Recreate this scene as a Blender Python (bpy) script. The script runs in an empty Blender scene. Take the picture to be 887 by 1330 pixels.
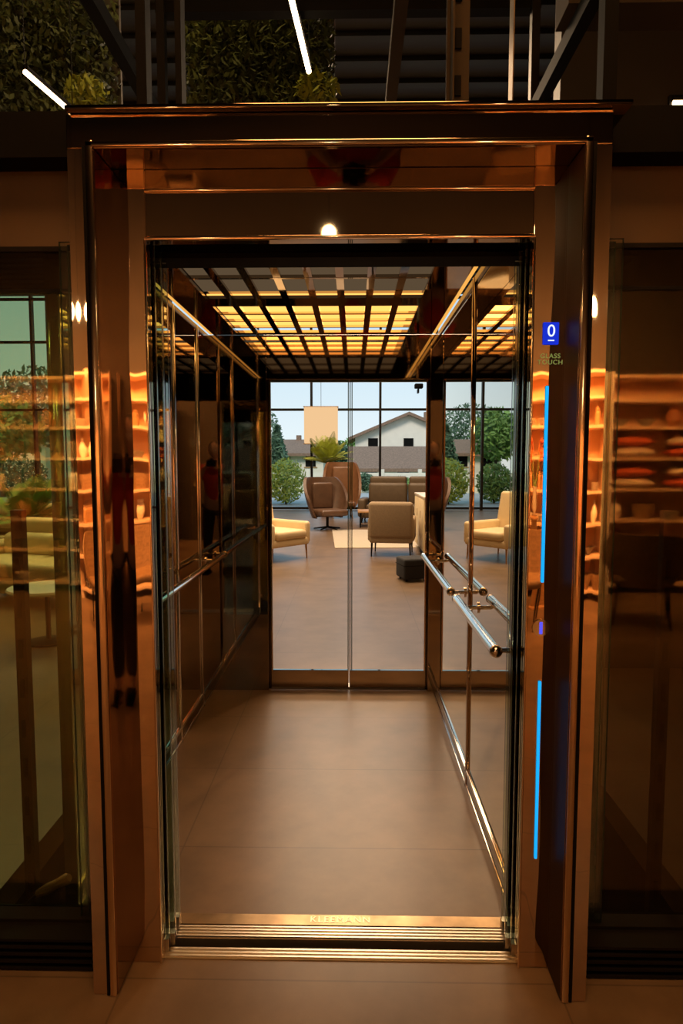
import bpy,bmesh,math,random
from mathutils import Vector,Matrix
S=bpy.context.scene; COL=S.collection
S.view_settings.view_transform='Standard'
S.view_settings.look='None'
S.view_settings.exposure=0.0
OFF={}
# ---------------------------------------------------------------- materials
def nm(name):
    m=bpy.data.materials.new(name); m.use_nodes=True
    nt=m.node_tree; nt.nodes.clear()
    o=nt.nodes.new('ShaderNodeOutputMaterial'); return m,nt,o
def mat(name,col,rough=.5,metal=0.,var=.12,scale=6.,bump=0.,stretch=(1,1,1),spec=.5):
    m,nt,o=nm(name); N=nt.nodes; L=nt.links
    p=N.new('ShaderNodeBsdfPrincipled'); L.new(p.outputs[0],o.inputs[0])
    tc=N.new('ShaderNodeTexCoord'); mp=N.new('ShaderNodeMapping'); mp.inputs['Scale'].default_value=stretch
    L.new(tc.outputs['Object'],mp.inputs[0])
    n=N.new('ShaderNodeTexNoise'); n.inputs['Scale'].default_value=scale; n.inputs['Detail'].default_value=4
    L.new(mp.outputs[0],n.inputs['Vector'])
    r=N.new('ShaderNodeValToRGB'); e=r.color_ramp.elements
    e[0].position=.3; e[1].position=.7
    e[0].color=tuple(max(0,c*(1-var)) for c in col)+(1,); e[1].color=tuple(min(1,c*(1+var)) for c in col)+(1,)
    L.new(n.outputs['Fac'],r.inputs[0]); L.new(r.outputs[0],p.inputs['Base Color'])
    p.inputs['Roughness'].default_value=rough; p.inputs['Metallic'].default_value=metal
    p.inputs['Specular IOR Level'].default_value=spec
    if bump:
        b=N.new('ShaderNodeBump'); b.inputs['Strength'].default_value=bump; b.inputs['Distance'].default_value=.01
        L.new(n.outputs['Fac'],b.inputs['Height']); L.new(b.outputs[0],p.inputs['Normal'])
    return m
def wavy(name,col,rough,scale,stren,stretch):
    m=mat(name,col,rough,1,.04,3); nt=m.node_tree; N=nt.nodes; L=nt.links
    p=[n for n in N if n.type=='BSDF_PRINCIPLED'][0]
    g=N.new('ShaderNodeNewGeometry'); mp=N.new('ShaderNodeMapping'); mp.inputs['Scale'].default_value=stretch; L.new(g.outputs['Position'],mp.inputs[0])
    n=N.new('ShaderNodeTexNoise'); n.inputs['Scale'].default_value=scale; n.inputs['Detail'].default_value=1; L.new(mp.outputs[0],n.inputs['Vector'])
    b=N.new('ShaderNodeBump'); b.inputs['Strength'].default_value=stren; b.inputs['Distance'].default_value=.02
    L.new(n.outputs['Fac'],b.inputs['Height']); L.new(b.outputs[0],p.inputs['Normal']); return m
def glass(name,tint,refl,gcol=(1,1,1),rough=0.):
    m,nt,o=nm(name); N=nt.nodes; L=nt.links
    t=N.new('ShaderNodeBsdfTransparent'); t.inputs[0].default_value=tuple(tint)+(1,)
    g=N.new('ShaderNodeBsdfGlossy'); g.inputs[0].default_value=tuple(gcol)+(1,); g.inputs['Roughness'].default_value=rough
    f=N.new('ShaderNodeFresnel'); f.inputs[0].default_value=1.45
    a=N.new('ShaderNodeMath'); a.operation='ADD'; a.use_clamp=True; a.inputs[1].default_value=refl
    L.new(f.outputs[0],a.inputs[0])
    x=N.new('ShaderNodeMixShader'); L.new(a.outputs[0],x.inputs[0]); L.new(t.outputs[0],x.inputs[1]); L.new(g.outputs[0],x.inputs[2])
    L.new(x.outputs[0],o.inputs[0]); return m
def emit(name,col,s):
    m,nt,o=nm(name); e=nt.nodes.new('ShaderNodeEmission'); e.inputs[0].default_value=tuple(col)+(1,); e.inputs[1].default_value=s
    nt.links.new(e.outputs[0],o.inputs[0]); return m
def tile(name,c1,c2,cm,rough,w,h,dx,dy,mortar=.003):
    m,nt,o=nm(name); N=nt.nodes; L=nt.links
    p=N.new('ShaderNodeBsdfPrincipled'); L.new(p.outputs[0],o.inputs[0])
    g=N.new('ShaderNodeNewGeometry'); mp=N.new('ShaderNodeMapping'); mp.inputs['Location'].default_value=(dx,dy,0)
    L.new(g.outputs['Position'],mp.inputs[0])
    b=N.new('ShaderNodeTexBrick'); b.offset=0; b.inputs['Scale'].default_value=1; b.inputs['Mortar Size'].default_value=mortar
    b.inputs['Brick Width'].default_value=w; b.inputs['Row Height'].default_value=h
    b.inputs['Color1'].default_value=c1+(1,); b.inputs['Color2'].default_value=c2+(1,); b.inputs['Mortar'].default_value=cm+(1,)
    L.new(mp.outputs[0],b.inputs['Vector'])
    n=N.new('ShaderNodeTexNoise'); n.inputs['Scale'].default_value=3.2; n.inputs['Detail'].default_value=10; n.inputs['Roughness'].default_value=.62; L.new(mp.outputs[0],n.inputs['Vector'])
    r=N.new('ShaderNodeValToRGB'); r.color_ramp.elements[0].color=(.72,.72,.72,1); r.color_ramp.elements[1].color=(1.14,1.14,1.14,1)
    r.color_ramp.elements[0].position=.3; r.color_ramp.elements[1].position=.7
    L.new(n.outputs['Fac'],r.inputs[0])
    x=N.new('ShaderNodeMix'); x.data_type='RGBA'; x.blend_type='MULTIPLY'; x.inputs[0].default_value=1
    L.new(b.outputs['Color'],x.inputs[6]); L.new(r.outputs[0],x.inputs[7]); L.new(x.outputs[2],p.inputs['Base Color'])
    p.inputs['Roughness'].default_value=rough; p.inputs['Specular IOR Level'].default_value=.35
    return m
M={}
M['copper']=wavy('copper_mirror',(.72,.54,.39),.025,2.2,.12,(6,1,.7))
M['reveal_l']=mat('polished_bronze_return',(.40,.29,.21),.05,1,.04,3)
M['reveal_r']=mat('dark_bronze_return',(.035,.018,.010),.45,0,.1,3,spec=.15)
M['copper_l']=mat('copper_light',(.86,.64,.45),.12,1,.05,3)
M['bronze']=wavy('bronze_mirror',(.30,.23,.17),.04,2,.08,(1,1,4))
M['bronze_d']=mat('dark_bronze',(.14,.10,.07),.12,1,.08,3)
M['bronze_c']=mat('dark_bronze_mirror',(.34,.27,.20),.03,1,.04,3)
M['bronze_r']=mat('bronze_header',(.52,.41,.30),.04,1,.06,3)
M['chrome']=mat('chrome',(.86,.83,.78),.12,1,.03,4)
M['alu']=mat('aluminium',(.62,.56,.48),.34,1,.08,30,stretch=(.1,1,1))
M['gold']=mat('brown_gold_plate',(.27,.185,.105),.3,1,.4,9)
M['black']=mat('black_paint',(.006,.0055,.005),.7,spec=.08)
M['blackm']=mat('black_metal',(.012,.010,.009),.5,.3,spec=.2)
M['steel']=mat('galvanised_steel',(.04,.033,.027),.5,.7,.2,20)
M['duct']=mat('painted_duct',(.065,.05,.037),.8,0,.1,3,spec=.1)
M['brownp']=mat('brown_panel',(.13,.08,.04),.3,.3,.1,1)
M['gcar_l']=glass('dark_car_glass',(.48,.52,.44),.50,(.97,.93,.86))
M['gcar_r']=glass('mirrored_car_glass',(.35,.33,.27),.48,(.97,.92,.83))
M['glass_door']=glass('door_glass',(.90,.95,.90),.02)
M['glass_screen']=glass('green_tinted_glass',(.60,.66,.46),.045,(1,.82,.55),.02)
M['glass_screen2']=glass('bronze_tinted_glass',(.55,.50,.38),.045,(1,.82,.55),.03)
M['glass_dark']=glass('dark_tinted_glass',(.3,.26,.2),.04,(1,.8,.5),.02)
M['gedge']=mat('glass_edge',(.05,.10,.07),.15)
M['tile']=tile('floor_tile',(.185,.122,.076),(.178,.117,.073),(.12,.08,.052),.33,1.25,.64,.62,-.46)
M['amber']=emit('amber_diffuser',(1,.46,.10),1.75)
M['cell_glow']=emit('unlit_cell_glow',(1,.66,.36),.10)  # front ceiling cells are unlit, a faint glow gives their pale tone
M['strip']=emit('amber_strip',(1,.46,.09),1.0)
M['led']=emit('blue_led',(.01,.36,.88),1.25)
M['ledp']=emit('violet_led',(.12,.10,.9),1.0)
M['disp']=emit('blue_screen',(.01,.03,.62),1.0)
M['white_e']=emit('white_glyph',(.8,.9,1),1.2)
M['text_e']=emit('dim_green_glyph',(.20,.23,.06),.9)
M['ledw']=emit('warm_white_tube',(1,.72,.42),7)
M['globe']=emit('lamp_globe',(1,.72,.36),45)
M['shade']=emit('lit_paper_shade',(1,.64,.33),.9)
M['wallw']=mat('warm_plaster',(.66,.40,.22),.8,0,.05,3)
M['wallb']=mat('dark_brown_wall',(.026,.016,.010),.7,0,.1,3)
M['walld']=mat('dark_wall',(.022,.015,.010),.6,0,.2,2)
M['ceil']=mat('dark_ceiling',(.009,.007,.005),.6,0,.2,3,stretch=(1,12,1))
M['wood']=mat('oak_wood',(.42,.23,.10),.45,0,.25,8,stretch=(1,8,8))
M['woodw']=mat('white_shelf',(.68,.50,.34),.5,0,.04,4)
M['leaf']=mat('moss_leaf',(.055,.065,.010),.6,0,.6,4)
M['leafm']=mat('moss_leaf_painted_lit',(.26,.28,.025),.5,0,.3,5)  # paler copy of the moss, lamplight put into its colour
M['leafy']=mat('yellow_green_leaf',(.38,.44,.06),.5,0,.3,5)
M['leafg']=mat('garden_leaf',(.17,.28,.06),.6,0,.4,2)
M['leafd']=mat('conifer_leaf',(.09,.15,.08),.7,0,.3,2)
M['bark']=mat('bark',(.05,.035,.02),.9,0,.3,12,.4)
M['cream']=mat('cream_leather',(.76,.60,.36),.5,0,.05,6)
M['beige']=mat('beige_fabric',(.30,.22,.14),.8,0,.08,40,.2)
M['brown']=mat('brown_leather',(.10,.052,.030),.42,0,.15,8,.15)
M['tan']=mat('tan_leather',(.18,.080,.034),.42,0,.12,8,.15)
M['taupe']=mat('taupe_leather',(.10,.065,.035),.5,0,.12,8,.15)
M['rug']=mat('pale_rug',(.50,.43,.35),.95,0,.1,60,.3)
M['roof']=mat('clay_roof',(.24,.145,.095),.8,0,.25,10)
M['render']=mat('white_render',(.82,.74,.63),.8,0,.04,2)
M['road']=mat('asphalt',(.42,.41,.40),.85,0,.08,5)
M['grass']=mat('grass',(.16,.27,.06),.9,0,.3,6)
M['skin']=mat('skin',(.50,.29,.19),.5,0,.05,10)
M['red']=mat('red_cotton',(.50,.035,.02),.8,0,.08,12)
M['navy']=mat('black_denim',(.018,.018,.022),.8,0,.1,14)
M['hair']=mat('dark_hair',(.02,.013,.008),.6,0,.2,30)
M['white']=mat('white_ceramic',(.78,.68,.55),.25,0,.03,5)
M['terra']=mat('terracotta',(.36,.13,.05),.6,0,.1,6)
M['rust']=mat('rust_fabric',(.55,.10,.03),.85,0,.1,18)
M['wick']=mat('wicker',(.26,.15,.07),.7,0,.3,40,.5)
M['orange']=mat('orange_petal',(.8,.18,.03),.5,0,.1,9)
M['grey']=mat('grey_stone',(.2,.17,.14),.6,0,.1,9)
# ---------------------------------------------------------------- builders
class MB:
    def __init__(s): s.bm=bmesh.new()
    def _add(s,t,mi,mx=None):
        if mx is not None: bmesh.ops.transform(t,matrix=mx,verts=t.verts)
        for f in t.faces: f.material_index=mi
        me=bpy.data.meshes.new('t'); t.to_mesh(me); t.free(); s.bm.from_mesh(me); bpy.data.meshes.remove(me); return s
    def box(s,x0,x1,y0,y1,z0,z1,mi=0,bev=0.,seg=2,mx=None):
        t=bmesh.new(); bmesh.ops.create_cube(t,size=1)
        for v in t.verts: v.co=Vector(((x0+x1)/2+v.co.x*(x1-x0),(y0+y1)/2+v.co.y*(y1-y0),(z0+z1)/2+v.co.z*(z1-z0)))
        if bev: bmesh.ops.bevel(t,geom=t.edges[:],offset=bev,segments=seg,affect='EDGES',profile=.5,clamp_overlap=True)
        return s._add(t,mi,mx)
    def prism(s,prof,z0,z1,mi=0,bev=0,mx=None):
        t=bmesh.new(); vs=[t.verts.new((x,y,z0)) for x,y in prof]; f=t.faces.new(vs)
        r=bmesh.ops.extrude_face_region(t,geom=[f]); 
        for v in r['geom']:
            if isinstance(v,bmesh.types.BMVert): v.co.z=z1
        bmesh.ops.recalc_face_normals(t,faces=t.faces)
        if bev: bmesh.ops.bevel(t,geom=t.edges[:],offset=bev,segments=2,affect='EDGES',clamp_overlap=True)
        return s._add(t,mi,mx)
    def cyl(s,p0,p1,r0,r1=None,n=16,mi=0):
        r1=r0 if r1 is None else r1; p0=Vector(p0);p1=Vector(p1);d=p1-p0
        t=bmesh.new(); bmesh.ops.create_cone(t,cap_ends=True,segments=n,radius1=r0,radius2=r1,depth=d.length)
        mx=Matrix.Translation((p0+p1)/2)@d.to_track_quat('Z','Y').to_matrix().to_4x4()
        return s._add(t,mi,mx)
    def sph(s,c,r,mi=0,u=16,v=10):
        t=bmesh.new(); bmesh.ops.create_uvsphere(t,u_segments=u,v_segments=v,radius=1)
        r=r if hasattr(r,'__len__') else (r,r,r)
        return s._add(t,mi,Matrix.Translation(c)@Matrix.Diagonal((r[0],r[1],r[2],1)))
    def tube(s,pts,r,n=10,mi=0,cap=True):
        pts=[Vector(p) for p in pts]; t=bmesh.new(); rings=[]
        rr=r if hasattr(r,'__len__') else [r]*len(pts)
        up=Vector((0,0,1))
        for i,p in enumerate(pts):
            d=(pts[min(i+1,len(pts)-1)]-pts[max(i-1,0)]).normalized()
            a=d.cross(up); 
            if a.length<1e-3: a=d.cross(Vector((1,0,0)))
            a.normalize(); b=a.cross(d).normalized()
            rings.append([t.verts.new(p+(a*math.cos(k*2*math.pi/n)+b*math.sin(k*2*math.pi/n))*rr[i]) for k in range(n)])
        for i in range(len(rings)-1):
            for k in range(n): t.faces.new((rings[i][k],rings[i][(k+1)%n],rings[i+1][(k+1)%n],rings[i+1][k]))
        if cap: t.faces.new(rings[0][::-1]); t.faces.new(rings[-1])
        bmesh.ops.recalc_face_normals(t,faces=t.faces)
        return s._add(t,mi)
    def lathe(s,prof,c=(0,0,0),n=24,mi=0):
        t=bmesh.new(); rings=[]
        for r,z in prof: rings.append([t.verts.new((c[0]+r*math.cos(k*2*math.pi/n),c[1]+r*math.sin(k*2*math.pi/n),c[2]+z)) for k in range(n)])
        for i in range(len(rings)-1):
            for k in range(n): t.faces.new((rings[i][k],rings[i][(k+1)%n],rings[i+1][(k+1)%n],rings[i+1][k]))
        t.faces.new(rings[0][::-1]); t.faces.new(rings[-1])
        return s._add(t,mi)
    def faces(s,vs,fs,mi=0):
        t=bmesh.new(); v=[t.verts.new(p) for p in vs]
        for f in fs: t.faces.new([v[i] for i in f])
        return s._add(t,mi)
    def done(s,name,mats,parent=None,smooth=True,ang=35,loc=None,rz=0,label=None,cat=None,kind=None,group=None):
        me=bpy.data.meshes.new(name); s.bm.to_mesh(me); s.bm.free()
        if not isinstance(mats,(list,tuple)): mats=[mats]
        for m in mats: me.materials.append(M[m] if isinstance(m,str) else m)
        if smooth:
            for p in me.polygons: p.use_smooth=True
            me.set_sharp_from_angle(angle=math.radians(ang))
        o=bpy.data.objects.new(name,me); COL.objects.link(o)
        if parent is not None:
            o.parent=parent
            if parent in OFF: me.transform(Matrix.Translation(-OFF[parent])); OFF[o]=OFF[parent]
        if loc is not None: o.location=loc; o.rotation_euler[2]=rz
        if label: o['label']=label
        if cat: o['category']=cat
        if kind: o['kind']=kind
        if group: o['group']=group
        return o
def thing(name,label,cat,loc,rz=0,world=False,group=None,kind=None):
    e=bpy.data.objects.new(name,None); e.empty_display_size=.1; COL.objects.link(e)
    e.location=loc; e.rotation_euler[2]=rz; e['label']=label; e['category']=cat
    if group: e['group']=group
    if kind: e['kind']=kind
    if world: OFF[e]=Vector(loc)
    return e
def dup(o,loc,rz=0,label=None,sc=None):
    c=o.copy(); COL.objects.link(c); c.location=loc; c.rotation_euler[2]=rz
    if sc: c.scale=(sc,sc,sc)
    if label: c['label']=label
    for k in o.children:
        q=k.copy(); q.parent=c; COL.objects.link(q)
        for kk in k.children:
            w=kk.copy(); w.parent=q; COL.objects.link(w)
    return c
def text(name,body,size,mx,m,parent,ext=.0006,align='CENTER'):
    cu=bpy.data.curves.new(name,'FONT'); cu.body=body; cu.size=size; cu.extrude=ext; cu.align_x=align; cu.align_y='CENTER'
    cu.space_character=1.15
    t=bpy.data.objects.new('tmp',cu); COL.objects.link(t); bpy.context.view_layer.update()
    me=bpy.data.meshes.new_from_object(t.evaluated_get(bpy.context.evaluated_depsgraph_get())); bpy.data.objects.remove(t)
    me.transform(mx); me.materials.clear(); me.materials.append(M[m])
    o=bpy.data.objects.new(name,me); COL.objects.link(o); o.parent=parent
    if parent in OFF: me.transform(Matrix.Translation(-OFF[parent]))
    return o
RX=Matrix.Rotation(math.radians(90),4,'X')
# ================================================================ ROOM SHELL
st='structure'
MB().box(-12,8,-4,1.82,-.12,0).box(-12,8,4.24,20,-.12,0).box(-12,-1.2,1.82,4.24,-.12,0).box(1.2,8,1.82,4.24,-.12,0).done('floor','tile',kind=st,smooth=False)
b=MB().box(-12,8,-4,20,6.6,6.8)
for i in range(50): b.box(-12,8,-4+i*.48,-4+i*.48+.12,6.54,6.6)
b.done('ceiling','ceil',kind=st,smooth=False)
MB().box(-12,8,-4.15,-4,0,6.6).done('wall_back','wallb',kind=st,smooth=False)
MB().box(-12.15,-12,-4,20,0,6.6).done('wall_left','walld',kind=st,smooth=False)
MB().box(8,8.15,-4,20,0,6.6).done('wall_right','walld',kind=st,smooth=False)
MB().box(1.45,8,4.6,4.75,0,6.6).done('wall_window_blocker','walld',kind=st,smooth=False)  # added dark wall, keeps the far windows from showing behind the right screen
MB().box(-1.25,1.25,1.80,4.30,-.8,-.7).box(-1.25,1.25,1.80,1.82,-.7,-.13).box(-1.25,1.25,4.24,4.30,-.7,-.12).box(-1.25,-1.2,1.82,4.24,-.7,-.12).box(1.2,1.25,1.82,4.24,-.7,-.12).done('trim_1','black',kind=st,smooth=False)
b=MB()
xs=[-12,-9.9,-8.0,-6.1,-4.2,-2.9,-1.25,.88,2.6,4.4,6.2,8]
for x in xs: b.box(x-.035,x+.035,19.9,20.06,0,6.6)
for z in (.06,3.12,5.2,6.5): b.box(-12,8,19.92,20.04,z-.035,z+.035)
w=b.done('window_1','blackm',kind=st,smooth=False)
# ================================================================ LIFT PORTAL
pf=thing('elevator_door_frame','polished copper portal around the open lift entrance with blue light strips','elevator frame',(0,1.8,0),world=True)
for s in (-1,1):
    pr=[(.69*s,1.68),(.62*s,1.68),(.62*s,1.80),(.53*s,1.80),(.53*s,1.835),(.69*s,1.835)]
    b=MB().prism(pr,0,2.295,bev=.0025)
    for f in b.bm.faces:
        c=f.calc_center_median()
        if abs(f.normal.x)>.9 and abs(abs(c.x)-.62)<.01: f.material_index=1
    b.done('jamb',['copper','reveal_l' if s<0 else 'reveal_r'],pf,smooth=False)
    MB().box(min(.622*s,.640*s),max(.622*s,.640*s),1.673,1.6795,0.002,2.312,bev=.002).done('edge_trim','copper_l',pf)
    MB().box(min(.530*s,.535*s),max(.530*s,.535*s),1.792,1.7995,0.002,2.11,bev=.001).done('edge_trim','copper_l',pf)
    MB().box(min(.642*s,.650*s),max(.642*s,.650*s),1.676,1.6795,0.002,2.30).done('dark_strip','black',pf,smooth=False)  # thin black strip along the outer face
MB().box(-.69,.69,1.68,1.835,2.295,2.378,bev=.002).done('head','bronze',pf,smooth=False)
MB().box(-.53,.53,1.80,1.835,2.107,2.295,bev=.002).done('transom','bronze_c',pf,smooth=False)
MB().box(-.640,.640,1.673,1.6795,2.297,2.310,bev=.002).done('edge_trim','copper_l',pf)
MB().box(-.53,.53,1.792,1.7995,2.235,2.241,bev=.001).done('edge_trim','copper_l',pf)
MB().box(-.53,.53,1.790,1.7995,2.107,2.116,bev=.001).done('edge_trim','copper_l',pf)
MB().box(-.685,.73,1.66,1.84,2.380,2.392,bev=.003).done('cornice','bronze',pf)
d=MB().box(.561,.604,1.794,1.7995,1.822,1.882,bev=.002).done('floor_display','disp',pf); d['label']='small blue floor display reading zero'
text('digit','0',.046,Matrix.Translation((.5825,1.7930,1.857))@RX,'white_e',d)
MB().box(.574,.591,1.793,1.794,1.831,1.834).done('display_mark','white_e',d,smooth=False)
text('lettering','GLASS',.018,Matrix.Translation((.583,1.7985,1.791))@RX,'text_e',d)
text('lettering','TOUCH',.018,Matrix.Translation((.583,1.7985,1.774))@RX,'text_e',d)
for z0,z1 in ((1.16,1.71),(.342,.874)):
    MB().box(.5720,.5802,1.794,1.7995,z0,z1,bev=.002).done('light_strip','led',pf)['label']='glowing cyan blue light strip'
c=MB().cyl((.575,1.795,1.03),(.575,1.7995,1.03),.024,n=24).done('call_button','chrome',pf)
MB().box(.570,.579,1.7925,1.7945,1.012,1.047,bev=.002).done('button_light','ledp',c)
b=MB().box(-.56,.56,1.815,1.86,-.03,.002)
for i in range(3): b.box(-.56,.56,1.82+i*.014,1.826+i*.014,.002,.007)
b.done('door_sill','alu',pf,smooth=False)
def leaf(x0,x1,y,z0,z1,par,name='door_panel',m='glass_door'):
    b=MB().box(x0,x1,y-.005,y+.005,z0,z1,0)
    for f in b.bm.faces:
        if abs(f.normal.x)>.5 or abs(f.normal.z)>.5: f.material_index=1
    o=b.done(name,[m,'gedge'],par,smooth=False); o['label']='frameless clear glass sliding door leaf with green edges'
    MB().box(x0,x1,y-.011,y+.011,z0-.0,z0+.035).done('bottom_rail','alu',o,smooth=False)
    return o
for s in (-1,1):
    for y,e,w in ((1.848,.522,.27),(1.874,.510,.27)):
        x0,x1=sorted((e*s,(e+w)*s)); leaf(x0,x1,y,.008,2.12,pf)
# ================================================================ SIDE SCREENS
for s,gm,lab in ((-1,'glass_screen','green tinted glass shaft screen on a black ribbed base'),(1,'glass_screen2','bronze tinted glass shaft screen on a black ribbed base')):
    sc=thing('glass_screen',lab,'glass screen',(1.4*s,1.86,0),world=True)
    a,bb=sorted((.695*s,2.3*s))
    MB().box(a,bb,1.885,1.893,.11,1.99).done('glass_pane',gm,sc,smooth=False)
    MB().box(a,bb,1.885,1.893,2.0,2.105).done('glass_pane','glass_dark',sc,smooth=False)
    MB().box(a,bb,1.88,1.9,1.99,2.0).done('glazing_bar','blackm',sc,smooth=False)
    MB().box(a,bb,1.875,1.9,2.105,2.118).done('glazing_bar','blackm',sc,smooth=False)
    MB().box(a,bb,1.885,1.90,2.118,2.33).done('panel','brownp',sc,smooth=False)
    MB().box(a,bb,1.80,1.93,2.33,2.45).done('top_beam','black',sc,smooth=False)
    b=MB().box(a,bb,1.83,1.895,0.001,.11)
    for i in range(5): b.box(a,bb,1.76,1.83,.004+i*.022,.012+i*.022)
    b.done('ribbed_base','blackm',sc,smooth=False)
    p0,p1=sorted((.995*s,1.03*s))
    b=MB().box(p0,p1,1.97,2.0,.0,1.35)
    for i in range(9): b.box(p0+.011,p1-.011,1.966,1.972,.1+i*.13,.16+i*.13,1)
    b.done('slotted_post',['steel','black'],sc,smooth=False)
    q0,q1=sorted((1.14*s,1.19*s))
    MB().box(q0,q1,4.18,4.24,0.001,5.5).done('corner_post','blackm',sc,smooth=False)
sf=thing('shaft_steelwork','dark steel posts and rails rising above the lift entrance','steel frame',(0,2.0,2.45),world=True)
for x0,x1,m in ((-.595,-.565,'black'),(-.48,-.462,'black'),(.50,.503,'gold'),(.76,.80,'black')):
    MB().box(x0,x1,1.95,2.0,2.452,5.6).done('post',m,sf,smooth=False)
b=MB().box(.33,.40,2.1,2.12,2.45,5.6); 
for i in range(12): b.box(.355,.375,2.094,2.1,2.5+i*.14,2.56+i*.14,1)
b.box(.34,.345,2.04,2.1,2.45,5.6)
b.done('guide_rail',['duct','black'],sf,smooth=False)
for x,m in ((-1.15,'black'),(.255,'duct'),(1.12,'black')): MB().box(x-.03,x+.03,1.9,4.3,3.55,3.63).done('cross_beam',m,sf,smooth=False)
MB().box(-1.2,1.2,4.2,4.28,4.3,4.5).done('cross_beam','black',sf,smooth=False)
MB().box(1.05,1.75,3.2,3.4,3.65,4.3).done('wide_duct','duct',sf,smooth=False)
MB().box(-1.2,1.2,1.92,2.02,2.44,2.50).done('cross_beam','black',sf,smooth=False)
# ================================================================ LIFT CAR
CZ=2.30
car=thing('elevator_car','lift car with dark glass walls, lattice light ceiling and handrails','elevator',(-.155,3.0,0),world=True)
MB().box(-.88,.57,2.007,4.12,-.1,0).done('car_floor','tile',car,smooth=False)
th=MB().box(-.56,.56,1.958,2.007,-.08,.004,bev=.001).done('threshold_plate','gold',car,smooth=False)
text('lettering','KLEEMANN',.038,Matrix.Translation((0.0,1.982,.0048))@Matrix.Scale(.92,4,(1,0,0)),'bronze_d',th,ext=.0002)
b=MB().box(-.56,.56,1.905,1.955,-.05,-.004)
for i in range(4): b.box(-.56,.56,1.907+i*.0135,1.913+i*.0135,-.004,.003)
b.done('door_sill','alu',car,smooth=False)
for s in (-1,1):
    for y,e in ((1.925,.528),(1.945,.516)):
        x0,x1=sorted((e*s,(e+.28)*s)); leaf(x0,x1,y,.008,2.09,car)
MB().box(-.90,-.535,1.975,2.0,.004,CZ).done('front_return','glass_door',car,smooth=False)
MB().box(.535,.59,1.975,2.0,.004,CZ).done('front_return','bronze_d',car,smooth=False)
MB().box(-.86,.86,1.905,2.0,2.092,CZ+.02).done('front_header','black',car,smooth=False)
MB().box(-.535,.535,1.902,1.906,2.105,2.11).done('edge_trim','copper_l',car,smooth=False)
for xw,s,gm in ((-.88,-1,'gcar_l'),(.57,1,'gcar_r')):
    ys=[2.0,2.86,4.12] if s>0 else [2.0,3.30,3.80,4.12]
    for i in range(len(ys)-1):
        x0,x1=sorted((xw,xw+.01*s))
        MB().box(x0,x1,ys[i]+.02,ys[i+1]-.02,.09,CZ-.03).done('wall_panel',gm,car,smooth=False)
    for y in ys:
        x0,x1=sorted((xw-.010*s,xw+.03*s))
        MB().box(x0,x1,max(y-.012,2.0),min(y+.012,4.13),0,CZ,bev=.003).done('wall_post','bronze_r' if s>0 else 'chrome',car)
    x0,x1=sorted((xw-.010*s,xw+.02*s))
    MB().box(x0,x1,2.0,4.12,0.001,.02,bev=.002).done('skirting','chrome',car)
    MB().box(x0,x1,2.0,4.12,.07,.09,bev=.004).done('skirting','chrome',car)
    x0,x1=sorted((xw-.006*s,xw+.02*s)); MB().box(x0,x1,2.0,4.12,.02,.07).done('wall_rail','bronze_d',car,smooth=False)
    MB().box(x0,x1,2.0,4.12,CZ-.03,CZ).done('wall_rail','bronze_d',car,smooth=False)
def rail(x,xw,ya,yb,z):
    s=1 if xw>x else -1
    b=MB(); b.tube([(x,ya,z),(x,yb,z)],.019,16); b.sph((x,ya,z),.021); b.sph((x,yb,z),.021)
    for y in (ya+.06,yb-.10): b.tube([(x,y,z),(x+.02*s,y,z-.015),(xw,y,z-.015)],.009,10); b.cyl((xw-.006*s,y,z-.015),(xw,y,z-.015),.024)
    return b.done('handrail','chrome',car)
rail(.495,.57,2.0,2.78,.90); rail(.495,.57,2.94,4.06,.90); rail(-.80,-.88,2.2,4.06,.90)
MB().box(-.90,-.512,4.10,4.125,0,CZ,bev=.002).done('rear_panel','bronze_c',car,smooth=False)
MB().box(.53,.59,4.10,4.125,0,CZ,bev=.002).done('rear_panel','bronze_r',car,smooth=False)
MB().box(-.512,.53,4.10,4.125,2.02,CZ,bev=.002).done('rear_header','bronze_r',car,smooth=False)
MB().box(-.512,.53,4.095,4.10,2.02,2.026).done('edge_trim','copper_l',car,smooth=False)
MB().box(-.88,.57,2.0,4.12,CZ+.055,CZ+.07).done('ceiling_shell','bronze_d',car,smooth=False)
b=MB().box(-.842,-.70,2.0,4.1,CZ,CZ+.015).box(.39,.535,2.0,4.1,CZ,CZ+.015).box(-.70,.39,2.0,2.35,CZ,CZ+.015).box(-.70,.39,4.03,4.1,CZ,CZ+.015).box(-.70,.39,3.20,3.36,CZ,CZ+.015)
b.done('ceiling_panel','bronze_c',car,smooth=False)
MB().box(-.865,-.850,2.0,4.1,CZ+.004,CZ+.012).done('light_slot','strip',car,smooth=False)
MB().box(.542,.556,2.0,4.1,CZ+.004,CZ+.012).done('light_slot','strip',car,smooth=False)
MB().box(-.70,.39,3.29,4.06,CZ+.04,CZ+.046).done('light_diffuser','amber',car,smooth=False)
MB().box(-.70,.39,2.3,3.22,CZ+.04,CZ+.046).done('light_diffuser','cell_glow',car,smooth=False)
b=MB()
for i in range(9): xx=-.70+i*.13625; b.box(xx-.017,xx+.017,2.35,4.03,CZ-.002,CZ+.012)
for y in [2.55,2.85]+[3.53,3.70,3.87]: b.box(-.70,.39,y-.009,y+.009,CZ-.003,CZ+.011)
b.done('light_lattice','bronze_c',car,smooth=False)
rd=thing('elevator_rear_door','pair of clear glass doors in a slim bronze frame closing the lift rear','door',(0,4.16,0),world=True)
for x0,x1 in ((-.50,.012),(.018,.52)):
    b=MB().box(x0,x0+.006,4.145,4.155,.12,2.02).box(x1-.006,x1,4.145,4.155,.12,2.02).box(x0,x1,4.145,4.155,2.012,2.02)
    o=b.done('door_panel','gedge',rd,smooth=False)
    MB().box(x0,x1,4.138,4.162,.01,.125,bev=.002).done('bottom_rail','bronze_r',o,smooth=False)
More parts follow.
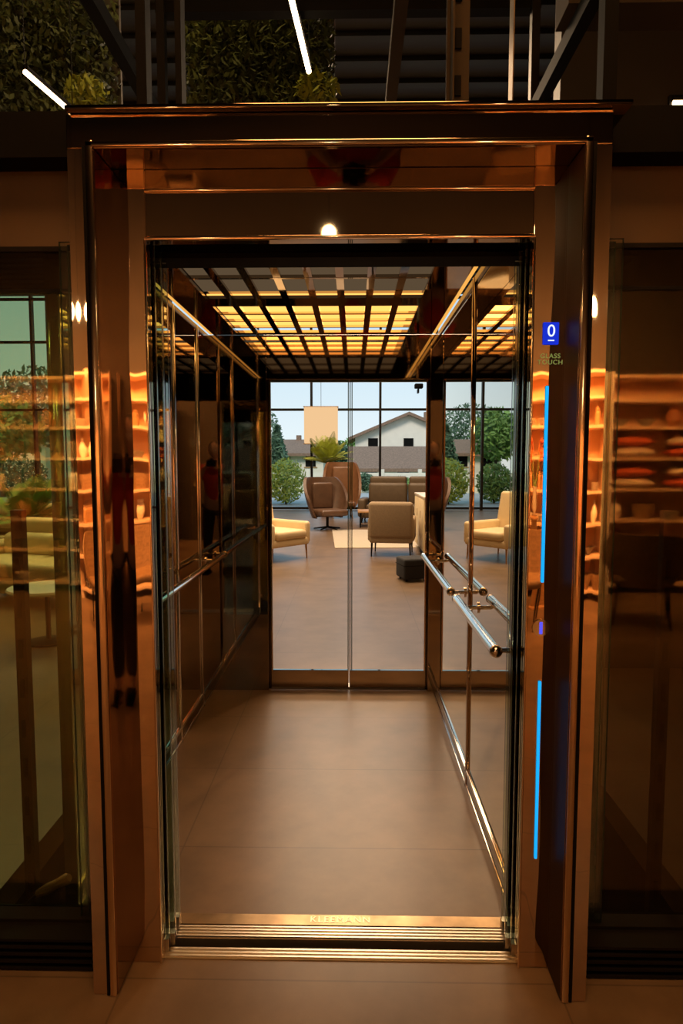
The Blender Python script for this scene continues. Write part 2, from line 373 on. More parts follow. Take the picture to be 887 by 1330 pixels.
MB().box(.030,.036,4.14,4.16,.12,2.02).done('door_edge','gedge',rd,smooth=False)
MB().box(-.53,-.50,4.135,4.235,0,2.05).box(.52,.56,4.135,4.235,0,2.05).box(-.53,.56,4.135,4.235,2.02,2.2).done('frame','bronze_d',rd,smooth=False)
MB().box(-.497,-.488,4.136,4.144,.12,2.02).done('edge_trim','copper_l',rd,smooth=False)
MB().box(.508,.517,4.136,4.144,.12,2.02).done('edge_trim','copper_l',rd,smooth=False)
MB().box(-.53,.56,4.165,4.24,-.05,.003).done('door_sill','alu',rd,smooth=False)
# ================================================================ LIGHT TUBES, FOLIAGE
def leaves(n,bx,sz,seed,shape=None):
    r=random.Random(seed); vs=[];fs=[]
    for i in range(n):
        while True:
            u=[r.uniform(-1,1) for _ in range(3)]
            if shape!='ell' or u[0]**2+u[1]**2+u[2]**2<1: break
        if shape=='cone':
            h=(u[2]+1)/2; k=(1-h)*.95+.05; u[0]*=k;u[1]*=k
        c=Vector([(bx[2*j]+bx[2*j+1])/2+u[j]*(bx[2*j+1]-bx[2*j])/2 for j in range(3)])
        d=Vector([r.gauss(0,1) for _ in range(3)]).normalized(); e=d.orthogonal().normalized(); s=sz*r.uniform(.5,1.3)
        k=len(vs); vs+= [c-d*s,c+e*s*.4,c+d*s,c-e*s*.4]; fs.append((k,k+1,k+2,k+3))
    return vs,fs
for bx,n,lab in (((-1.35,-.12,5.3,5.7,4.3,5.4),6500,'trailing green moss and ferns hanging above the lift'),((-3.1,-1.95,5.3,5.7,4.2,5.4),5200,'trailing green plants hanging under the dark ceiling')):
    t=thing('hanging_foliage',lab,'plant',((bx[0]+bx[1])/2,5.5,4.3),world=True,group='hanging greenery under the ceiling')
    vs,fs=leaves(n,bx,.036,int(n)); b=MB(); b.faces(vs,fs); q=b.done('leaves','leaf',t,smooth=False); q['kind']='stuff'
    MB().box(bx[0],bx[1],5.7,5.74,bx[4],bx[5]+.2).done('backing','bark',t,smooth=False)
    b=MB()
    for x in (bx[0]+.1,bx[1]-.1): b.cyl((x,5.72,bx[5]+.2),(x,5.72,6.56),.008)
    b.done('hanger','blackm',t)
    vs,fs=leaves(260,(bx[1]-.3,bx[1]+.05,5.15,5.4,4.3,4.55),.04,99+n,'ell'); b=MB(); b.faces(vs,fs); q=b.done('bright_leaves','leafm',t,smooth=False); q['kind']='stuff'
def tubel(p0,p1,lab,cord=True):
    c=[(p0[i]+p1[i])/2 for i in range(3)]
    t=thing('linear_lamp',lab,'lamp',c,world=True,group='linear ceiling lamps')
    MB().tube([p0,p1],.018,12).done('light_tube','ledw',t)
    a=Vector(p0);bv=Vector(p1); u=Vector((0,0,.03))
    b=MB().tube([a+u,bv+u],.022,8)
    if cord: b.cyl(a+u,(a.x,a.y,6.61),.003).cyl(bv+u,(bv.x,bv.y,6.61),.003)
    else: b.box(a.x-.02,bv.x+.02,a.y+.01,4.60,a.z-.03,a.z+.06)
    b.done('housing','blackm',t)
tubel((-.34,3.75,4.2),(-.27,4.65,4.2),'glowing warm linear pendant lamp beside hanging foliage')
tubel((-2.24,4.62,4.2),(-2.14,5.15,4.2),'glowing warm linear pendant lamp near the dark ceiling')
tubel((2.20,4.565,3.92),(2.45,4.565,3.92),'short warm linear lamp fixed on the dark wall',False)
for p in ((-.12,-.72,3.0),(-2.74,-3.1,3.0),(2.30,-3.1,3.0)):
    t=thing('pendant_lamp','small glowing warm globe pendant lamp on a thin cord','lamp',p,group='globe pendants near the shelves')
    r=.045 if p[1]>-1 else .09
    MB().sph((0,0,0),r).done('globe','globe',t)
    MB().cyl((0,0,r-.005),(0,0,3.58),.0015 if p[1]>-1 else .004).done('cord','black',t)
# ================================================================ FURNITURE
def legs(par,pts,r0,r1,h,m,splay=.03):
    for x,y in pts:
        MB().cyl((x*(1+splay),y*(1+splay),0),(x,y,h),r1,r0,12).done('leg',m,par)
def armchair(lab,loc,rz,m,lm,w=.78,d=.78,h=.86,arm=.62,lean=-.10,name='armchair'):
    t=thing(name,lab,'armchair',loc,rz)
    legs(t,[(w/2-.07,d/2-.07),(-w/2+.07,d/2-.07),(w/2-.07,-d/2+.07),(-w/2+.07,-d/2+.07)],.018,.010,.24,lm)
    MB().box(-w/2+.03,w/2-.03,-d/2+.02,d/2-.03,.22,.34,bev=.03,seg=3).done('seat_base',m,t)
    MB().box(-w/2+.10,w/2-.10,-d/2,d/2-.16,.33,.46,bev=.05,seg=4).done('seat_cushion',m,t)
    mx=Matrix.Translation((0,d/2-.08,.3))@Matrix.Rotation(lean,4,'X')
    MB().box(-w/2+.02,w/2-.02,-.07,.07,0,h-.3,bev=.055,seg=4,mx=mx).done('backrest',m,t)
    for s in (-1,1):
        a,bb=sorted((s*w/2,s*(w/2-.11))); MB().box(a,bb,-d/2+.02,d/2-.05,.24,arm,bev=.045,seg=4).done('armrest',m,t)
    return t
def shell(rx,ry,z0,zb,za,ang,thick,flare=.08,wing=.0):
    b=MB(); n=28;k=10; g=[[],[]]
    for layer in (0,1):
        for i in range(n+1):
            a=-ang+2*ang*i/n; q=abs(a)/ang
            top=zb+(za-zb)*(0 if q<.45 else ((q-.45)/.55)**1.2)
            row=[]
            for j in range(k+1):
                f=j/k; z=z0+(top-z0)*f; r=1+flare*f-(.25*(1-f)**2)
                x=(rx-layer*thick)*r*math.sin(a); y=(ry-layer*thick)*r*math.cos(a)+.06*f
                row.append((x,y,z))
            g[layer].append(row)
    vs=[];fs=[]
    idx=lambda l,i,j:l*(n+1)*(k+1)+i*(k+1)+j
    for l in (0,1):
        for i in range(n+1): vs+=g[l][i]
    for i in range(n):
        for j in range(k):
            fs.append((idx(0,i,j),idx(0,i,j+1),idx(0,i+1,j+1),idx(0,i+1,j))); fs.append((idx(1,i,j),idx(1,i+1,j),idx(1,i+1,j+1),idx(1,i,j+1)))
        fs.append((idx(0,i,k),idx(1,i,k),idx(1,i+1,k),idx(0,i+1,k))); fs.append((idx(0,i,0),idx(0,i+1,0),idx(1,i+1,0),idx(1,i,0)))
    for j in range(k):
        fs.append((idx(0,0,j),idx(1,0,j),idx(1,0,j+1),idx(0,0,j+1))); fs.append((idx(0,n,j),idx(0,n,j+1),idx(1,n,j+1),idx(1,n,j)))
    b.faces(vs,fs); bmesh.ops.recalc_face_normals(b.bm,faces=b.bm.faces); return b
def wingchair(lab,loc,rz,m,h=1.1,star=True,name='wing_chair'):
    t=thing(name,lab,'armchair',loc,rz)
    shell(.46,.40,.26,h,.64,1.9,.06,.14).done('shell',m,t,ang=60)
    MB().box(-.33,.33,-.42,.26,.32,.46,bev=.055,seg=4).done('seat_cushion',m,t)
    MB().box(-.25,.25,.20,.33,.45,h-.12,bev=.05,seg=4).done('back_cushion',m,t)
    if star:
        MB().cyl((0,0,.05),(0,0,.32),.03).done('pedestal','blackm',t)
        for i in range(5):
            a=i*2*math.pi/5; MB().tube([(0,0,.06),(.31*math.cos(a),.31*math.sin(a),.02)],[.022,.014],8).done('leg','blackm',t)
    else: legs(t,[(.22,.22),(-.22,.22),(.22,-.22),(-.22,-.22)],.02,.012,.3,'wood',.2)
    return t
armchair('bulky cream leather lounge chair with high back and thin wooden legs',(-1.22,9.9,0),math.radians(50),'cream','wood',.86,.90,1.04,.58,-.22,'lounge_chair')
armchair('small beige fabric armchair with thin dark metal legs on the rug',(.68,10.35,0),math.radians(172),'beige','blackm',.74,.72,.88)
wingchair('brown leather swivel wing chair with star base',(-.53,14.2,0),math.radians(28),'brown',1.16)
wingchair('tall tan brown wing chair beside the potted palm',(-.25,17.2,0),math.radians(5),'tan',1.50,False)
def sofa(name,lab,loc,rz,m,w,seats,h,cat='sofa'):
    t=thing(name,lab,cat,loc,rz)
    legs(t,[(w/2-.12,.3),(-w/2+.12,.3),(w/2-.12,-.35),(-w/2+.12,-.35)],.025,.018,.14,'blackm')
    MB().box(-w/2+.04,w/2-.04,-.42,.42,.12,.30,bev=.03,seg=3).done('seat_base',m,t)
    sw=(w-.4)/seats
    for i in range(seats):
        x=-w/2+.2+i*sw
        MB().box(x+.005,x+sw-.005,-.46,.2,.29,.46,bev=.06,seg=4).done('seat_cushion',m,t)
        MB().box(x+.005,x+sw-.005,.12,.40,.42,h-.16,bev=.08,seg=4).done('back_cushion',m,t)
        MB().box(x+.03,x+sw-.03,.22,.42,h-.22,h,bev=.06,seg=4).done('headrest',m,t)
    for s in (-1,1):
        a,bb=sorted((s*w/2,s*(w/2-.2))); MB().box(a,bb,-.44,.42,.14,.60,bev=.06,seg=4).done('armrest',m,t)
    return t
sofa('sofa','taupe brown leather two seat sofa with raised headrests',(1.40,16.0,0),math.radians(-8),'taupe',2.4,2,1.14)
sofa('sofa','pale cream leather sofa with rounded back near the glass',(-3.35,6.9,0),math.radians(-15),'cream',1.8,2,.86)
sofa('sofa','cream leather two seat sofa facing the windows',(-5.2,10.5,0),math.radians(160),'cream',1.9,2,.85)
t=thing('coffee_table','low round side table with pale top and black stem','table',(-2.5,5.2,0))
MB().lathe([(.0,.44),(.30,.44),(.31,.455),(.30,.47),(0,.47)],n=32).done('table_top','white',t)
MB().lathe([(.0,0),(.17,0),(.17,.015),(.02,.03),(.02,.44),(0,.44)]).done('pedestal','blackm',t)
t=thing('coffee_table','low dark wooden coffee table in front of the brown sofa','table',(.5,14.9,0))
MB().box(-.35,.35,-.35,.35,.34,.38,bev=.01).done('table_top','wood',t); legs(t,[(.28,.28),(-.28,.28),(.28,-.28),(-.28,-.28)],.02,.015,.34,'blackm')
MB().box(-1.1,1.1,-1.5,1.5,0.001,.012,bev=.004).done('rug','rug',loc=(.75,12.6,0),rz=.05,label='pale woven rug under the beige armchair',cat='rug')
t=thing('sideboard','cream lacquered sideboard with flat doors against the aisle','cabinet',(1.50,10.6,0))
bd=MB().box(-.35,.35,-.75,.75,.08,.93,bev=.006).done('body','cream',t); MB().box(-.37,.37,-.77,.77,.93,.965,bev=.004).done('top','white',t)
for i in range(3):
    dd=MB().box(-.365,-.352,-.73+i*.49,-.26+i*.49,.1,.91,bev=.003).done('door','cream',t); MB().cyl((-.375,-.30+i*.49,.6),(-.375,-.30+i*.49,.72),.006).done('handle','chrome',dd)
MB().box(-.3,.3,-.7,.7,0,.08).done('plinth','blackm',t,smooth=False)
t=thing('pouf','small black leather cube pouf on the tiled floor','stool',(.80,8.1,0),.25)
MB().box(-.17,.17,-.17,.17,.03,.29,bev=.03,seg=3).done('seat','navy',t)
MB().box(-.172,.172,-.172,.172,.20,.207,bev=.002).done('seam','black',t)
for x in(-.12,.12):
    for y in(-.12,.12): MB().cyl((x,y,0),(x,y,.04),.015).done('foot','blackm',t)
t=thing('pendant_lamp','large rectangular glowing cream paper shade hanging near the window','lamp',(-.95,19.3,2.4),world=True)
MB().box(-1.42,-.42,19.1,19.5,2.05,3.14,bev=.05,seg=4).done('lamp_shade','shade',t)
MB().box(-1.44,-.40,19.08,19.52,3.13,3.15).done('top_ring','wood',t,smooth=False)
MB().box(-1.44,-.40,19.08,19.52,2.03,2.05).done('bottom_ring','wood',t,smooth=False)
MB().cyl((-.92,19.3,3.15),(-.92,19.3,6.55),.006).done('cord','black',t)
t=thing('security_camera','small black camera fixed to a window mullion','camera',(2.05,19.7,3.7),world=True)
MB().box(1.9,2.15,19.5,19.75,3.72,3.86,bev=.03).cyl((2.02,19.5,3.79),(2.02,19.42,3.79),.05).done('housing','black',t)
MB().box(2.0,2.05,19.7,19.93,3.60,3.72).done('bracket','blackm',t)
def fronds(n,L,w,seed,up=1.0,thick=.006):
    r=random.Random(seed); b=MB()
    for i in range(n):
        a=r.uniform(0,2*math.pi); l=L*r.uniform(.7,1.1); el=r.uniform(.5,1.35)
        pts=[]; 
        for k in range(9):
            f=k/8; h=math.cos(el)*l*f; z=l*(math.sin(el)*f*up-.45*f*f*math.cos(el)); pts.append(Vector((math.cos(a)*h,math.sin(a)*h,z)))
        b.tube(pts,[thick*(1-.7*k/8) for k in range(9)],5)
        vs=[];fs=[]
        for k in range(1,9):
            for sub in range(3):
                f=(k-1+sub/3); i0=int(f); p=pts[i0].lerp(pts[min(i0+1,8)],f-i0); d=(pts[min(i0+1,8)]-pts[max(i0-1,0)]).normalized()
                sd=d.cross(Vector((0,0,1))).normalized(); lw=w*math.sin(math.pi*(.12+.85*(f/8)))
                for s in (-1,1):
                    tip=p+sd*s*lw+d*lw*.6-Vector((0,0,lw*.25)); o=len(vs); vs+=[p-d*.008,p+(tip-p)*.5+d*.016,tip,p+(tip-p)*.5-d*.012]; fs.append((o,o+1,o+2,o+3))
        b.faces(vs,fs)
    return b
def plant(name,lab,loc,ph,pr,L,w,m,seed,n=16,stem=.0,potm='terra'):
    t=thing(name,lab,'plant',loc)
    MB().lathe([(0,0),(pr*.7,0),(pr,ph),(pr*1.06,ph),(pr*1.06,ph+.02),(pr*.9,ph+.02),(pr*.88,ph-.03),(0,ph-.03)]).done('pot',potm,t)
    if stem: MB().tube([(0,0,ph-.03),(.02,0,ph+stem*.5),(0,0,ph+stem)],[.03,.022,.018],8).done('trunk','bark',t)
    f=fronds(n,L,w,seed); bmesh.ops.translate(f.bm,verts=f.bm.verts,vec=(0,0,ph+stem-.03)); f.done('foliage',m,t)
plant('potted_palm','yellow green palm in a tall pot beside the window',(-.72,18.4,0),.5,.2,1.0,.30,'leafy',3,32,1.0)
plant('potted_fern','green fern in a terracotta planter beyond the glass',(-4.4,8.6,0),.42,.24,.85,.22,'leafg',5,30,.25)
plant('potted_fern','leafy green fern in a dark planter beside a sofa',(-6.2,8.6,0),.5,.24,.8,.22,'leafg',6,26,.1,'blackm')
plant('potted_fern','small green fern in a terracotta pot near the entrance',(-2.9,8.3,0),.40,.2,.5,.18,'leafg',8,22,.25)
t=thing('hand_tool','tool with turned wooden handle lying on the shaft base','tool',(-.93,1.93,.11),world=True)
b=MB().tube([(-.97,1.93,.12),(-.94,1.93,.135),(-.905,1.93,.155),(-.875,1.93,.17),(-.865,1.93,.176)],[.011,.017,.014,.018,.012],12).done('handle','wood',t)
MB().tube([(-1.06,1.93,.03),(-.97,1.93,.12)],.006,8).done('shaft','steel',t)
# ================================================================ SHELVES BEHIND THE CAMERA
def shelf(x0,loclab,m):
    t=thing('shelving_unit',loclab,'shelf',(x0+.65,-3.7,0),group='display shelving units')
    MB().box(-.65,-.62,-.2,.2,0,2.5).done('side_panel',m,t,smooth=False)
    MB().box(.62,.65,-.2,.2,0,2.5).done('side_panel',m,t,smooth=False)
    MB().box(-.62,.62,-.2,-.185,0,2.5).done('back_panel','wallw',t,smooth=False)
    for z in SZ+[2.47]: MB().box(-.62,.62,-.185,.2,z-.03,z).done('shelf_board',m,t,smooth=False)
SZ=[.12,.50,.85,1.2,1.55,1.9,2.2]
protos={}
def proto(n,b,mats,lab,cat):
    o=b.done(n,mats,loc=(0,0,-50),label=lab,cat=cat); protos[n]=o; return o
vase=lambda s=1:[(0,0),(.045*s,0),(.075*s,.06*s),(.08*s,.11*s),(.05*s,.17*s),(.028*s,.20*s),(.035*s,.235*s),(.025*s,.235*s),(.018*s,.20*s),(0,.19*s)]
proto('vase',MB().lathe(vase()),'white','white ceramic vase with a narrow neck on a shelf','vase')
proto('terracotta_vase',MB().lathe([(0,0),(.05,0),(.09,.08),(.075,.17),(.05,.2),(.06,.22),(.05,.22),(.04,.19),(0,.19)]),'terra','rounded terracotta vase on a shelf','vase')
proto('bowl',MB().lathe([(0,0),(.04,0),(.045,.012),(.10,.07),(.11,.09),(.103,.09),(.09,.065),(0,.02)]),'grey','dark stoneware bowl on a shelf','bowl')
b=MB()
for i in range(6): b.lathe([(0,.015*i),(.06,.015*i),(.115,.015*i+.012),(.11,.015*i+.014),(0,.015*i+.009)])
proto('plate',b,'white','white dinner plates stacked on a shelf','plate')
proto('lidded_jar',MB().lathe([(0,0),(.06,0),(.07,.03),(.07,.14),(.055,.16),(.06,.165),(.06,.18),(.02,.2),(.015,.225),(0,.23)]),'wood','small wooden lidded jar on a shelf','jar')
proto('pillow',MB().sph((0,0,.06),(.22,.16,.06)).box(-.2,.2,-.14,.14,.045,.075,bev=.014,seg=3),'rust','rust orange cushion stacked on a shelf','cushion')
proto('cream_pillow',MB().sph((0,0,.06),(.22,.16,.06)).box(-.2,.2,-.14,.14,.045,.075,bev=.014,seg=3),'white','cream cushion stacked on a shelf','cushion')
proto('basket',MB().lathe([(0,0),(.10,0),(.13,.12),(.13,.18),(.12,.18),(.12,.13),(0,.02)]),'wick','round wicker basket on a shelf','basket')
proto('candlestick',MB().lathe([(0,0),(.04,0),(.04,.01),(.012,.02),(.012,.13),(.03,.14),(.03,.15),(.012,.15),(.012,.27),(0,.27)]),'gold','brass candlestick on a shelf','candlestick')
rr=random.Random(5)
units=[(-4.3,'woodw'),(-2.95,'woodw'),(1.55,'woodw'),(2.9,'woodw')]
for ui,(x0,m) in enumerate(units):
    shelf(x0,'open cream shelving unit filled with homeware',m)
    for zi,z in enumerate(SZ[:-1]):
        if ui==3 and zi in (3,4):
            for k in range(2):
                for q in range(2): 
                    o=dup(protos['pillow' if (k+q)%2 else 'cream_pillow'],(x0+.35+k*.6,-3.66,z+q*.12)); o['group']='cushions on the shelves'
            continue
        if ui==2 and zi==4:
            for q in range(2): o=dup(protos['pillow'],(x0+.3,-3.66,z+q*.12)); o['group']='cushions on the shelves'
            o=dup(protos['vase'],(x0+.75,-3.66,z)); o['group']='homeware on the shelves'; continue
        for k in range(4):
            o=dup(protos[rr.choice(['vase','terracotta_vase','bowl','plate','lidded_jar','basket','candlestick','vase','plate'])],(x0+.17+k*.31+rr.uniform(-.02,.02),-3.66+rr.uniform(-.02,.02),z),rr.uniform(0,3),sc=rr.uniform(.9,1.05)); o['group']='homeware on the shelves'
for o in protos.values(): bpy.data.objects.remove(o)
def wick(lab,loc,rz):
    t=thing('wicker_chair',lab,'chair',loc,rz,group='wicker chairs by the shelves')
    shell(.34,.32,.36,.86,.62,1.8,.025,.1).done('shell','wick',t,ang=60)
    MB().box(-.26,.26,-.28,.24,.38,.46,bev=.035,seg=3).done('seat_cushion','wick',t)
    legs(t,[(.2,.2),(-.2,.2),(.2,-.2),(-.2,-.2)],.016,.011,.4,'blackm',.2)
wick('round woven wicker chair with thin black legs',(-2.0,-2.5,0),2.6); wick('round woven wicker chair beside cream shelves',(1.55,-2.3,0),-2.8)
wick('round woven wicker chair facing the shelves',(2.75,-2.2,0),.4); wick('round woven wicker chair near the cushions',(3.7,-2.4,0),-.5)
t=thing('flower_vase','white vase with orange bird of paradise flowers on a stand','flowers',(2.0,-2.95,0))
MB().lathe([(0,0),(.16,0),(.16,.02),(.13,.03),(.13,.92),(.17,.93),(.17,.95),(0,.95)]).done('stand','wood',t)
MB().lathe([(0,.95),(.06,.95),(.09,1.05),(.05,1.2),(.06,1.25),(.04,1.25),(0,1.2)]).done('vase','white',t)
for i in range(7):
    a=i*.9; p=(.16*math.cos(a),.16*math.sin(a),1.5+.05*(i%3)); b=MB().tube([(0,0,1.2),(p[0]*.5,p[1]*.5,1.4),p],.005,6,mi=0)
    for k in range(4): b.tube([p,(p[0]*(1.2+.2*k),p[1]*(1.2+.2*k),p[2]+.12-.03*k)],[.014,.002],6,mi=1)
    b.done('flower',['leafg','orange'],t)
# ================================================================ PERSON WITH CAMERA
pe=thing('person','standing photographer in red shirt and black trousers holding a camera','person',(.04,-.34,0))
def skin(name,V,E,rad,m,root=0,sub=2,extra=None):
    me=bpy.data.meshes.new(name); me.from_pydata(V,E,[]); o=bpy.data.objects.new(name,me); COL.objects.link(o)
    o.modifiers.new('s','SKIN'); sv=me.skin_vertices[0].data
    for i,r in enumerate(rad): sv[i].radius=r if hasattr(r,'__len__') else (r,r)
    sv[root].use_root=True
    sb=o.modifiers.new('u','SUBSURF'); sb.levels=sub; sb.render_levels=sub
    bpy.context.view_layer.update()
    m2=bpy.data.meshes.new_from_object(o.evaluated_get(bpy.context.evaluated_depsgraph_get())); bpy.data.objects.remove(o)
    b=MB(); b.bm.from_mesh(m2)
    if extra: extra(b)
    return b.done(name,m,pe,ang=80)
V=[(0,0,.97),(0,0,1.15),(0,0,1.34),(0,.005,1.47),(0,.02,1.56)]
E=[(0,1),(1,2),(2,3),(3,4)]; rad=[(.15,.11),(.135,.10),(.16,.11),(.06,.06),(.055,.055)]
for s in (-1,1):
    k=len(V); V+=[(.17*s,0,1.41),(.27*s,.03,1.19),(.12*s,.17,1.40),(.085*s,.205,1.45)]; E+=[(2,k),(k,k+1),(k+1,k+2),(k+2,k+3)]; rad+=[.062,.043,.028,.033]
    k=len(V); V+=[(.09*s,0,.88),(.11*s,.015,.50),(.12*s,-.02,.09),(.125*s,.12,.04)]; E+=[(0,k),(k,k+1),(k+1,k+2),(k+2,k+3)]; rad+=[.088,.06,.04,.035]
def ex(b):
    t=bmesh.new(); bmesh.ops.create_uvsphere(t,u_segments=28,v_segments=20,radius=1)
    for v in t.verts:
        x,y,z=v.co; x*=.078; zz=z*.118; yy=y*.095
        if z<-.2: x*=1+.35*(z+.2); yy*=1+.1*(z+.2)
        if y>.5:
            yy+=.022*math.exp(-(v.co.x/.16)**2)*math.exp(-((z+.12)/.16)**2)
            yy-=.012*(math.exp(-((abs(v.co.x)-.38)/.16)**2)*math.exp(-((z-.08)/.12)**2))
            yy+=.006*math.exp(-(v.co.x/.3)**2)*math.exp(-((z+.48)/.09)**2)
        v.co=Vector((x,yy,zz))
    b._add(t,0,Matrix.Translation((0,.035,1.655))@Matrix.Rotation(-.12,4,'X'))
    for s in (-1,1):
        b.sph((.079*s,.03,1.65),(.01,.022,.032)); b.sph((.03*s,.112,1.655),.012,1,12,8)
        for f in range(4):
            z=1.475-f*.019
            b.tube([(.085*s,.20,z),(.080*s,.20+.03,z+.004),(.055*s,.245,z+.004),(.03*s,.247,z)],[.010,.009,.008,.006],8)
        b.tube([(.09*s,.19,1.44),(.07*s,.165,1.46),(.045*s,.16,1.475)],[.011,.010,.008],8)
body=skin('body',V,E,rad,['skin','white'],extra=ex)
V=[(0,0,.93),(0,0,1.15),(0,0,1.35),(0,.005,1.45)];E=[(0,1),(1,2),(2,3)];rad=[(.168,.128),(.152,.118),(.178,.128),(.085,.08)]
for s in (-1,1): k=len(V); V+=[(.175*s,0,1.41),(.235*s,.018,1.27)]; E+=[(2,k),(k,k+1)]; rad+=[.078,.068]
skin('shirt',V,E,rad,['red'])
V=[(0,0,.97)];E=[];rad=[(.158,.12)]
for s in (-1,1): k=len(V); V+=[(.092*s,0,.86),(.112*s,.015,.5),(.12*s,-.02,.12)]; E+=[(0,k),(k,k+1),(k+1,k+2)]; rad+=[.102,.075,.062]
skin('trousers',V,E,rad,['navy'])
for s in (-1,1):
    b=MB(); b.sph((.125*s,.06,.045),(.05,.13,.045)); b.box(.125*s-.05,.125*s+.05,-.07,.19,0,.025,bev=.012)
    b.done('shoe','black',pe)
b=MB(); b.sph((0,.015,1.69),(.088,.10,.095)); 
for v in b.bm.verts:
    if v.co.y>.06 and v.co.z<1.71: v.co.y=.06+ (v.co.y-.06)*.1
b.done('hair','hair',pe)
t=thing('photo_camera','black handheld photo camera held in both hands','camera',(.04,-.11,1.44))
MB().box(-.065,.065,-.035,.03,0,.09,bev=.012,seg=3).box(-.025,.025,-.03,.025,.085,.115,bev=.01).done('camera_body','black',t)
MB().cyl((0,.03,.045),(0,.075,.045),.034,.036,24).done('lens','blackm',t)
# ================================================================ OUTSIDE
MB().box(-40,30,20.1,90,-.35,-.25).done('ground','grass',kind=st,smooth=False)
MB().box(-40,30,22.5,33,-.25,-.1).done('road','road',kind=st,smooth=False)
MB().box(-40,30,20.1,22.5,-.25,-.04).done('pavement','road',kind=st,smooth=False)
def house(lab,loc,w,d,h,rh,rm='roof',gable=True,wins=3):
    t=thing('house',lab,'house',loc)
    b=MB().box(-w/2,w/2,-d/2,d/2,0,h); b.faces([(-w/2,-d/2,h),(w/2,-d/2,h),(0,-d/2,h+rh)] if gable else [(-w/2,-d/2,h),(-w/2,d/2,h),(-w/2,0,h+rh)],[(0,1,2)]); b.done('walls','render',t,smooth=False)
    o=.5
    if gable:
        k=rh/(w/2); b=MB()
        for s in (-1,1):
            b.faces([(0,-d/2-o,h+rh+.1),(s*(w/2+o),-d/2-o,h-k*o+.1),(s*(w/2+o),d/2+o,h-k*o+.1),(0,d/2+o,h+rh+.1),(0,-d/2-o,h+rh-.12),(s*(w/2+o),-d/2-o,h-k*o-.12),(s*(w/2+o),d/2+o,h-k*o-.12),(0,d/2+o,h+rh-.12)],[(0,1,2,3),(4,5,6,7),(0,1,5,4),(1,2,6,5),(2,3,7,6)])
    else:
        k=rh/(d/2); b=MB()
        for s in (-1,1):
            b.faces([(-w/2-o,0,h+rh+.1),(-w/2-o,s*(d/2+o),h-k*o+.1),(w/2+o,s*(d/2+o),h-k*o+.1),(w/2+o,0,h+rh+.1),(-w/2-o,0,h+rh-.1),(-w/2-o,s*(d/2+o),h-k*o-.1),(w/2+o,s*(d/2+o),h-k*o-.1),(w/2+o,0,h+rh-.1)],[(0,1,2,3),(4,5,6,7),(0,1,5,4),(1,2,6,5),(2,3,7,6)])
    b.done('roof',rm,t,smooth=False)
    for i in range(wins):
        x=-w/2+w*(i+.5)/wins; MB().box(x-.35,x+.35,-d/2-.04,-d/2+.02,h-.95,h-.15).box(x-.45,x+.45,-d/2-.05,-d/2-.03,h-1.05,h-.98,1).done('window',['black','wood'],t,smooth=False)
    MB().box(w*.2,w*.2+.35,-.2,.2,h+rh*.3,h+rh+.4).done('chimney','roof',t,smooth=False)
house('white rendered house with brown gable roof across the street',(4.0,50,-.25),7.6,8,3.6,1.6,wins=3)
house('long low house with clay tile roof behind a wall',(4.0,41,-.25),7.6,5,1.5,1.15,gable=False,wins=4)
house('white house with dark roof beyond the hedge',(-5.5,47,-.25),7,6,2.4,.9,gable=False,wins=4)
house('distant white building with flat eaves among trees',(-25,46,-.25),9,7,3.5,1.8,gable=False,wins=4)
b=MB().box(-12,12,36,36.2,-.25,.9)
for i in range(12): b.box(-12+i*2.1,-11.8+i*2.1,35.95,36.25,-.25,1.1)
b.done('garden_wall','render',loc=(1.0,0,0),label='low white rendered garden wall along the street',cat='wall',smooth=False)
def tree(lab,loc,h,r,m,shape,seed,n=1800):
    t=thing('tree',lab,'tree',loc)
    MB().cyl((0,0,0),(0,0,h*.6),.14,.06,10).done('trunk','bark',t)
    z0=.35*h if shape=='ell' else .12*h
    vs,fs=leaves(n,(-r,r,-r,r,z0,h),.22 if shape=='ell' else .2,seed,shape); MB().faces(vs,fs).done('crown',m,t,smooth=False)
for i,(x,y,h,r,m,s) in enumerate([(-4.7,40,4.0,1.1,'leafd','cone'),(-3.4,60,5.4,1.6,'leafd','cone'),(-7.5,38.8,5,1.5,'leafg','ell'),(-1.6,56,3.6,1.3,'leafd','ell'),(-13.2,36.5,6,2.2,'leafg','ell'),(-19,38.5,7.5,2.8,'leafd','ell'),(-11,30,5.0,2.0,'leafg','ell'),(-22,31,6.5,2.4,'leafg','ell'),(-16,29,4.8,1.9,'leafg','ell'),(11,58,6,3,'leafd','ell'),(.8,63,4.2,3,'leafg','ell'),(-9.5,58,7,3,'leafd','ell')]):
    tree('dark conifer tree near the houses' if s=='cone' else 'leafy green garden tree across the street',(x,y,-.25),h,r,m,s,i+20)
for i,(x,y,w,h,m) in enumerate([(-2.5,24.2,1.6,1.75,'leafy'),(-4.4,25,1.4,1.6,'leafg'),(.7,34.8,1.1,1.0,'leafd'),(2.6,35,1.5,.8,'leafg'),(-1.0,34.5,1.2,1.3,'leafd'),(-7,26,1.6,1.6,'leafg'),(-10.5,25,1.6,1.8,'leafg'),(-13.5,26,2,1.8,'leafd')]):
    t=thing('bush','rounded green garden bush beside the road','bush',(x,y,-.1))
    vs,fs=leaves(1500,(-w/2,w/2,-w/2,w/2,.05,h),.10,60+i,'ell'); MB().faces(vs,fs).done('leaves',m,t,smooth=False)
    MB().cyl((0,0,0),(0,0,h*.5),.05,.03,8).done('stem','bark',t)
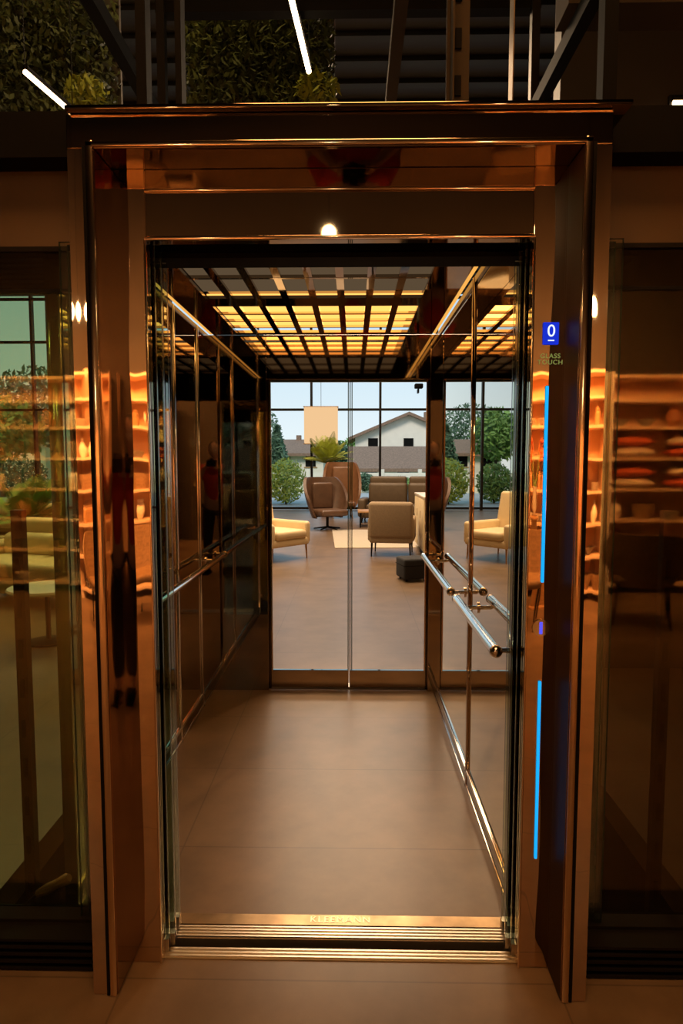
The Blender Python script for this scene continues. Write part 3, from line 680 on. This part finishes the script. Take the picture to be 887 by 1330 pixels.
# ================================================================ LIGHTS
def area(n,loc,rot,sx,sy,p,col):
    l=bpy.data.lights.new(n,'AREA'); l.shape='RECTANGLE'; l.size=sx; l.size_y=sy; l.energy=p; l.color=col
    o=bpy.data.objects.new(n,l); COL.objects.link(o); o.location=loc; o.rotation_euler=[math.radians(a) for a in rot]
W=(1,.46,.13)
area('shelf_light',(-2.9,-2.1,2.9),(-52,0,0),2.6,.3,290,W)
area('shelf_light',(2.7,-2.1,2.9),(-52,0,0),2.6,.3,290,W)
area('front_light',(0,-.6,5.9),(0,0,0),2.5,1.5,160,(1,.46,.14))
area('car_light',(-.155,3.70,CZ+.03),(0,0,0),1.0,.6,6,(1,.45,.11))
area('hall_light',(0,9.5,6.3),(0,0,0),3,3,560,(1,.68,.40))
area('hall_light',(-5,8,6.3),(0,0,0),3,3,430,(1,.74,.42))
area('hall_light',(0,15,6.3),(0,0,0),3,3,420,(1,.74,.50))
area('foliage_light',(-1.2,4.2,6.2),(25,0,0),1.5,.5,26,(1,.7,.3))
for p,tg,e in (((2.3,9.0,4.9),(-.45,3.0,0),520),((-1.9,9.0,4.9),(.45,3.2,0),300)):
    l=bpy.data.lights.new('spot_lamp','SPOT'); l.energy=e; l.color=(1,.55,.22); l.spot_size=math.radians(20); l.spot_blend=.4; l.shadow_soft_size=.03
    o=bpy.data.objects.new('spot_lamp',l); COL.objects.link(o); o.location=p; o.rotation_euler=(Vector(tg)-Vector(p)).to_track_quat('-Z','Y').to_euler()
l=bpy.data.lights.new('sun','SUN'); l.energy=2.2; l.angle=.3; l.color=(1,.9,.78)
o=bpy.data.objects.new('sun',l); COL.objects.link(o); o.rotation_euler=(math.radians(48),0,math.radians(-18))
w=bpy.data.worlds.new('sky'); S.world=w; w.use_nodes=True; nt=w.node_tree; nt.nodes.clear()
o=nt.nodes.new('ShaderNodeOutputWorld'); bg=nt.nodes.new('ShaderNodeBackground'); bg.inputs[1].default_value=1.12
tc=nt.nodes.new('ShaderNodeTexCoord'); sp=nt.nodes.new('ShaderNodeSeparateXYZ'); r=nt.nodes.new('ShaderNodeValToRGB')
r.color_ramp.elements[0].position=0; r.color_ramp.elements[0].color=(.78,.86,.88,1); r.color_ramp.elements[1].position=.35; r.color_ramp.elements[1].color=(.30,.58,.80,1)
nt.links.new(tc.outputs['Generated'],sp.inputs[0]); nt.links.new(sp.outputs[2],r.inputs[0]); nt.links.new(r.outputs[0],bg.inputs[0]); nt.links.new(bg.outputs[0],o.inputs[0])
cd=bpy.data.cameras.new('cam'); cd.sensor_fit='VERTICAL'; cd.sensor_height=36; cd.lens=830/1330*36; cd.clip_start=.03; cd.clip_end=300
co=bpy.data.objects.new('cam',cd); COL.objects.link(co); co.location=(.04,0,1.5); co.rotation_euler=(math.radians(90-4.47),0,.018); S.camera=co
